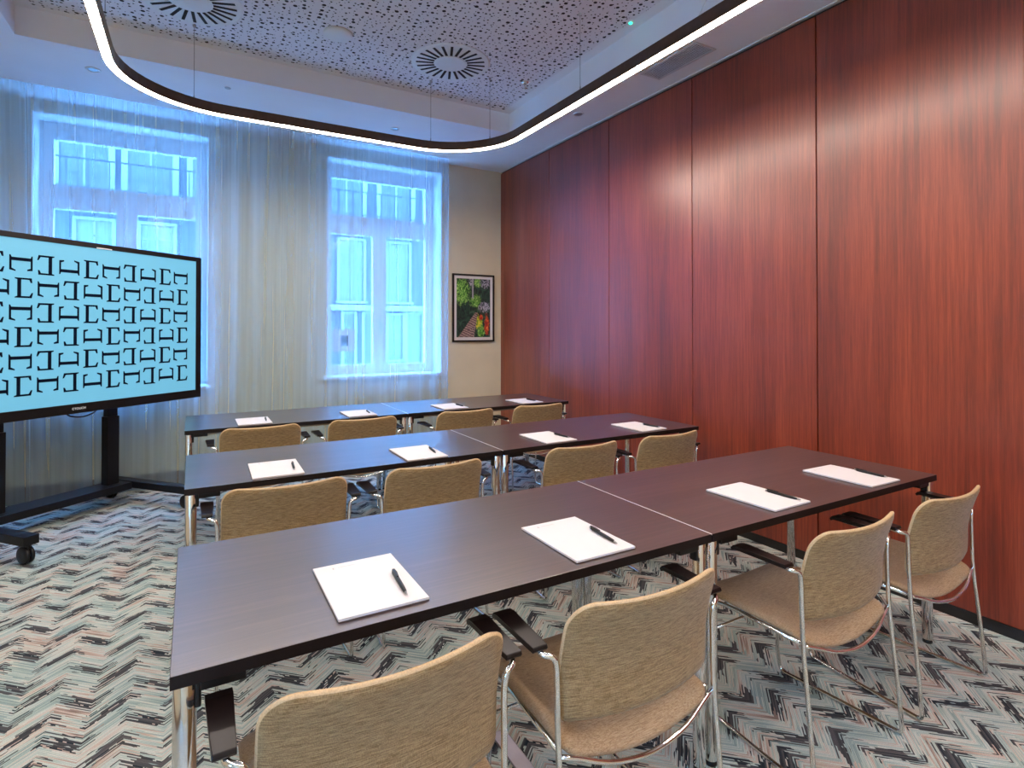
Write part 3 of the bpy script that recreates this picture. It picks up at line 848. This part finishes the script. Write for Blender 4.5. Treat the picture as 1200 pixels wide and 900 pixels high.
pens = [[((.456, 1.422), (.444, 1.274)), ((1.097, 1.421), (1.085, 1.274)), ((1.945, 1.409), (1.946, 1.259)), ((2.578, 1.418), (2.562, 1.267))],
        [((.412, 2.800), (.400, 2.655)), ((1.098, 2.805), (1.077, 2.655)), ((1.890, 2.795), (1.902, 2.650)), ((2.588, 2.782), (2.602, 2.637))],
        [((.452, 4.300), (.445, 4.155)), ((1.170, 4.300), (1.160, 4.155)), ((1.915, 4.290), (1.925, 4.145)), ((2.605, 4.290), (2.618, 4.145))]]
ZTOP = ZT + .0004
first = True
for r_ in range(3):
    for s_ in range(4):
        x, y, a = pads[r_][s_]
        p = pad0 if first else copy_tree(pad0)
        p.location = (x, y, ZTOP); p.rotation_euler = (0, 0, a)
        tag(p, 'white writing pad on the %s table, %s in its row' % (rowname[r_], seatname[s_]), 'writing pad', 'writing pads laid on the tables')
        (ax, ay), (bx, by) = pens[r_][s_]
        q = pen0 if first else copy_tree(pen0)
        q.location = ((ax + bx) / 2, (ay + by) / 2, ZTOP + .0079)
        q.rotation_euler = (0, 0, math.atan2(ay - by, ax - bx) - math.pi / 2)
        tag(q, 'black ballpoint pen lying on the %s writing pad of the %s' % (seatname[s_], rowname[r_]), 'pen', 'pens on the writing pads')
        first = False

# ================================================================== CHAIRS
def surf(fn, nu, nv, th, m_back, m_front, m_edge):
    """closed padded shell from a parametric mid surface fn(u,v)->point, u,v in -1..1, rounded outline handled by fn"""
    b = MB(); kb, kf, ke = b.mi(m_back), b.mi(m_front), b.mi(m_edge)
    P = [[Vector(fn(-1 + 2 * i / nu, -1 + 2 * j / nv)) for j in range(nv + 1)] for i in range(nu + 1)]
    def nrm(i, j):
        a = P[min(i + 1, nu)][j] - P[max(i - 1, 0)][j]; c = P[i][min(j + 1, nv)] - P[i][max(j - 1, 0)]
        return a.cross(c).normalized()
    N = [[nrm(i, j) for j in range(nv + 1)] for i in range(nu + 1)]
    def layer(off):
        out = []
        for i in range(nu + 1):
            r = []
            for j in range(nv + 1):
                u, v = abs(-1 + 2 * i / nu), abs(-1 + 2 * j / nv)
                e = max(u, v)
                k = 1.0 if e < .9 else math.sqrt(max(0.0, 1 - ((e - .9) / .1) ** 2)) * .45 + .55
                r.append(b.b.verts.new(P[i][j] + N[i][j] * off * k))
            out.append(r)
        return out
    A, B = layer(th / 2), layer(-th / 2)
    def ring():
        return [(i, 0) for i in range(nu)] + [(nu, j) for j in range(nv)] + [(i, nv) for i in range(nu, 0, -1)] + [(0, j) for j in range(nv, 0, -1)]
    for i in range(nu):
        for j in range(nv):
            f = b.b.faces.new((A[i][j], A[i + 1][j], A[i + 1][j + 1], A[i][j + 1])); f.smooth = True; f.material_index = kb
            f = b.b.faces.new((B[i][j], B[i][j + 1], B[i + 1][j + 1], B[i + 1][j])); f.smooth = True; f.material_index = kf
    rg = ring(); cen = []
    for (i, j) in rg:
        # bulge outwards
        pc_ = P[i][j]; u, v = -1 + 2 * i / nu, -1 + 2 * j / nv
        cen.append(b.b.verts.new(pc_ + (pc_ - P[nu // 2][nv // 2]).normalized() * th * .28))
    n_ = len(rg)
    for q in range(n_):
        i, j = rg[q]; i2, j2 = rg[(q + 1) % n_]
        f = b.b.faces.new((A[i][j], A[i2][j2], cen[(q + 1) % n_], cen[q])); f.smooth = True; f.material_index = ke
        f = b.b.faces.new((cen[q], cen[(q + 1) % n_], B[i2][j2], B[i][j])); f.smooth = True; f.material_index = ke
    return b

def squircle(u, v, hw, hh, r_top, r_bot):
    """map the square to a rounded rectangle; returns x, z offsets"""
    x, z = u * hw, v * hh
    r = r_top if v > 0 else r_bot
    # pull the corner in: treat concentric square rings as rounded rectangles
    k = max(abs(u), abs(v))
    if k < 1e-6: return 0.0, 0.0
    W, Hh, rr = hw * k, hh * k, r * k
    ax, az = abs(x), abs(z)
    cx, cz = W - rr, Hh - rr
    if ax > cx and az > cz:
        # angle by arc length along the ring
        da, dz = ax - cx, az - cz
        t = dz / (da + dz) if (abs(u) >= abs(v)) else 1 - da / (da + dz)
        if abs(u) >= abs(v): t = .5 * (dz / rr)
        else: t = 1 - .5 * (da / rr)
        a = t * math.pi / 2
        ax, az = cx + rr * math.cos(a), cz + rr * math.sin(a)
    return math.copysign(ax, x), math.copysign(az, z)

BZ0, BZ1 = .490, .764
def back_fn(u, v):
    x, dz = squircle(u, v, .232, (BZ1 - BZ0) / 2, .062, .028)
    zc = (BZ0 + BZ1) / 2
    t = (dz + (BZ1 - BZ0) / 2) / (BZ1 - BZ0)
    s = x / .232
    y = .034 + .022 * s * s * (1 - .3 * t) - .016 * (1 - s * s) - .052 * max(0, t - .35) ** 1.5 / .65 ** 1.5 * (1.0 - .15 * s * s)
    z = zc + dz + .012 * s * s * t - .008 * (1 - s * s) * (1 - t)
    return (x, y, z)
def seat_fn(u, v):
    x, dy = squircle(u, v, .228, .215, .06, .045)
    s = x / .228; t = (dy + .215) / .43          # t: 0 rear, 1 front
    rear = max(0, 1 - t / .30)
    z = .440 - .022 * (1 - s * s) * (1 - t * .6) - .036 * rear ** 2 * (1 - s * s * .75) - .016 * max(0, t - .8) ** 2 / .04
    y = .245 + dy
    return (x, y, z)
def make_chair():
    root = empty('armchair')
    surf(back_fn, 28, 22, .020, M['fabric'], M['fabric'], M['piping']).build('backrest', None, root)
    surf(seat_fn, 28, 24, .026, M['seat_fabric'], M['seat_fabric'], M['seat_fabric']).build('seat', None, root)
    for s in (-1, 1):
        X = .249
        pts = [(s * (X + .033), .205, .660), (s * (X + .033), .075, .660), (s * (X + .030), .050, .654), (s * (X + .004), .040, .650),
               (s * (X - .001), .040, .62), (s * (X - .003), .036, .43), (s * X, .012, .20), (s * (X + .002), -.004, .0085),
               (s * (X - .012), .20, .0085), (s * (X - .030), .425, .0085), (s * (X - .030), .442, .10), (s * (X - .032), .405, .405), (s * (X - .030), .32, .418), (s * (X - .014), .05, .425)]
        rad = [0, .02, .015, .015, .02, .08, .08, .022, .05, .022, .05, .03, .05, 0]
        MB().tube(fillet(pts, rad, 5), .0072, 10).build('side_frame', M['chrome'], root)
        # flat armrest pad, nose turned down
        b = bmesh.new()
        prof = [(.052, .667), (.056, .674), (.215, .676), (.238, .674), (.247, .664), (.241, .656), (.230, .664), (.07, .662), (.056, .661)]
        xa, xb = s * (X + .033) - .0245, s * (X + .033) + .0245
        A = [b.verts.new((xa, y, z)) for y, z in prof]; B = [b.verts.new((xb, y, z)) for y, z in prof]
        for V_, g_ in ((A, -1), (B, 1)):
            for v_ in V_:
                hw_ = .019 + .0055 * min(1, max(0, (v_.co.y - .05) / .15))
                v_.co.x = s * (X + .033) + g_ * hw_
        b.faces.new(A); b.faces.new(list(reversed(B)))
        for i in range(len(prof)): b.faces.new((A[i], B[i], B[(i + 1) % len(prof)], A[(i + 1) % len(prof)]))
        mm = MB(); mm.b.free(); mm.b = b
        bmesh.ops.bevel(b, geom=list(b.edges), offset=.0015, segments=2, profile=.5, affect='EDGES')
        mm.build('armrest_pad', M['arm_pad'], root)
    # rear seat rail: hangs below the sagging rear edge, end ferrules on the uprights
    pts = [(-.241, .036, .424), (-.20, .028, .413), (-.12, .010, .383), (0, .002, .366), (.12, .010, .383), (.20, .028, .413), (.241, .036, .424)]
    MB().tube(fillet(pts, .05, 4), .0062, 10).build('rear_rail', M['chrome'], root)
    b = MB()
    b.tube([(-.213, .40, .300), (.213, .40, .300)], .0055, 8)
    b.tube([(-.215, .35, .412), (.215, .35, .412)], .0055, 8)
    b.build('cross_brace', M['chrome'], root)
    return root
chair0 = make_chair()
spots = [[(.333, 1.005), (.959, .998), (1.847, .999), (2.481, 1.000)],
         [(.335, 2.375), (.974, 2.378), (1.813, 2.382), (2.449, 2.385)],
         [(.385, 3.835), (1.030, 3.835), (1.805, 3.83), (2.450, 3.82)]]
first = True
for r_ in range(3):
    for s_ in range(4):
        c = chair0 if first else copy_tree(chair0)
        c.location = (*spots[r_][s_], 0); c.rotation_euler = (0, 0, R((0.6, -.8, .5, 0)[(s_ + r_) % 4]))
        tag(c, 'beige armchair on chrome frame at the %s, %s in its row' % (rowname[r_], seatname[s_]), 'chair', 'beige armchairs behind the table rows')
        first = False

# grey floor strip under the second chair of the front row
o = MB().box(.885, .937, 1.30, 1.475, 0.001, .012, None, .002).build('floor_strip')
o.data.materials.append(M['floor_metal'])
fs = empty('cable_cover', (.911, 1.49, 0)); tag(fs, 'flat grey cable cover strip on the carpet under the second chair of the nearest row', 'cable cover')
o.parent = fs; o.location = (-.911, -1.49, 0)
o2 = MB().box(.885, .937, 1.479, 1.69, 0.001, .012, None, .002).build('floor_strip', M['floor_metal']); o2.parent = fs; o2.location = (-.911, -1.49, 0)

o = MB().tube(fillet([(-.47, 5.655, .004), (-.44, 5.58, .004), (-.36, 5.56, .004), (-.28, 5.60, .004), (-.20, 5.57, .004), (-.14, 5.61, .004), (-.18, 5.66, .004)], .06, 5), .004, 8).build('power_cable', M['white_plastic'])
tag(o, 'thin white cable looping on the carpet below the curtain behind the display stand', 'cable')

# ================================================================== MOBILE DISPLAY
ang = math.atan2(.656, .755)
disp = empty('mobile_display', (-.354, 5.139, 0), ang)      # local +x runs along the screen to the right, local -y faces the room
tag(disp, 'large black framed touch display on a black wheeled stand, showing cyan letter pattern', 'display')
UR, UL, ZB, ZTp = .549, -1.500, .800, 1.992
MB().box(UL, UR, .002, .060, ZB, ZTp, None, .004).build('housing', M['black_metal'], disp)
b = MB(); bz = .028
b.box(UL, UL + .042, -.010, .003, ZB, ZTp, None, .002); b.box(UR - .046, UR, -.010, .003, ZB, ZTp, None, .002)
b.box(UL + .042, UR - .046, -.0098, .003, ZTp - .036, ZTp, None, .002); b.box(UL + .042, UR - .046, -.0098, .003, ZB, ZB + .066, None, .002)
b.build('bezel', M['black_plastic'], disp)
MB().box(UL + .040, UR - .044, -.002, .002, ZB + .064, ZTp - .034).build('screen', M['screen'], disp)
# glyphs: a serif E without its middle bar, turned a quarter turn from cell to cell
def glyph_polys():
    P = []
    w, h = .098, .128
    x0, x1, z0, z1 = -w / 2, w / 2, -h / 2, h / 2
    P.append([(x0 + .014, z0 + .003), (x0 + .035, z0 + .003), (x0 + .035, z1 - .003), (x0 + .014, z1 - .003)])   # stem
    P.append([(x0, z1), (x0, z1 - .006), (x0 + .014, z1 - .011), (x1 - .018, z1 - .011), (x1 - .010, z1 - .030), (x1 - .001, z1 - .030), (x1 - .004, z1)])
    P.append([(x0, z0), (x1 - .004, z0), (x1 + .004, z0 + .034), (x1 - .004, z0 + .034), (x1 - .016, z0 + .012), (x0 + .014, z0 + .012), (x0, z0 + .006)])
    return P
G = glyph_polys()
b = MB()
cols_u = [.354 - .1425 * k for k in range(13)]
rows_z = [1.800 - .1565 * k for k in range(6)]
for ri, z in enumerate(rows_z):
    for ci, u in enumerate(cols_u):
        # orientation sequence from the right: arms down, E, arms up, mirrored
        q = (ci + (1 if ri % 2 else 0)) % 4
        rot = {0: -90, 1: 0, 2: 90, 3: 180}[q]
        du = .018 if ri % 2 else .003
        c_, s_ = math.cos(R(rot)), math.sin(R(rot))
        for poly in G:
            pp = [(u + du + x * c_ - zz * s_, z + x * s_ + zz * c_) for x, zz in poly]
            vs = [b.b.verts.new((x, -.0032, zz)) for x, zz in pp]; vb = [b.b.verts.new((x, -.0019, zz)) for x, zz in pp]
            b.b.faces.new(vs); b.b.faces.new(list(reversed(vb)))
            for i in range(len(vs)): b.b.faces.new((vs[i], vb[i], vb[(i + 1) % len(vs)], vs[(i + 1) % len(vs)]))
b.build('letter_pattern', M['glyph'], disp)
# maker's word on the lower bezel
tcu = bpy.data.curves.new('maker_name', 'FONT'); tcu.body = 'CTOUCH'; tcu.size = .021; tcu.extrude = .0004; tcu.align_x = 'CENTER'
tob = bpy.data.objects.new('tmp', tcu); col.objects.link(tob)
bpy.context.view_layer.update()
tme = bpy.data.meshes.new_from_object(tob.evaluated_get(bpy.context.evaluated_depsgraph_get()))
bpy.data.objects.remove(tob)
lo = bpy.data.objects.new('maker_name', tme); col.objects.link(lo); tme.materials.clear(); tme.materials.append(M['logo'])
lo.parent = disp; lo.location = (-.435, -.0105, ZB + .026); lo.rotation_euler = (R(90), 0, 0)
MB().box(-.325, -.216, -.0118, -.0096, ZTp - .036, ZTp - .029, None, .0005).build('bezel_highlight', M['frame_white'], disp)  # white sliver standing for a highlight on the top bezel
# stand
YC = .30
for u in (-.755, 0.0):
    c = MB().box(u - .046, u + .046, YC - .035, YC + .035, .17, .70, None, .004).build('column', M['black_metal'], disp)
    MB().box(u - .038, u + .038, YC - .026, YC + .026, .70, 1.55, None, .004).build('inner_column', M['black_metal'], c)
    MB().box(u - .035, u + .035, .058, YC - .024, 1.18, 1.60, None, .004).build('mounting_arm', M['black_metal'], disp)
MB().box(-.72, -.02, .056, .085, 1.15, 1.24, None, .003).build('mounting_rail', M['black_metal'], disp)
MB().box(-.90, .10, YC - .105, YC + .10, .115, .168, None, .004).build('base_bar', M['black_metal'], disp)
for u, sx in ((-.925, -1), (.155, 1)):
    MB().box(u - .040, u + .040, -.37, .53, .115, .169, None, .004).build('foot', M['black_metal'], disp)
    for yy in (-.335, .49):
        c = MB().lathe(u, yy, [(.012, .118), (.012, .082), (.004, .08)], 12)
        c.box(u - .018, u + .018, yy - .014, yy + .038, .066, .090, None, .006)
        cc = c.build('caster', M['black_plastic'], disp)
        for dx in (-.0135, .0135):
            wv = MB().lathe(0, 0, [(.012, -.009), (.044, -.011), (.052, -.006), (.052, .006), (.044, .011), (.012, .009)], 28)
            wv.transform(Matrix.Translation((u + dx, yy + .018, .052)) @ Matrix.Rotation(R(90), 4, 'Y'))
            wv.build('wheel', M['black_plastic'], cc)
MB().tube(fillet([(-.47, .10, .86), (-.44, .11, .775), (-.33, .13, .745), (-.20, .17, .765), (-.10, .24, .84)], .06, 5), .006, 8).build('cable', M['black_plastic'], disp)
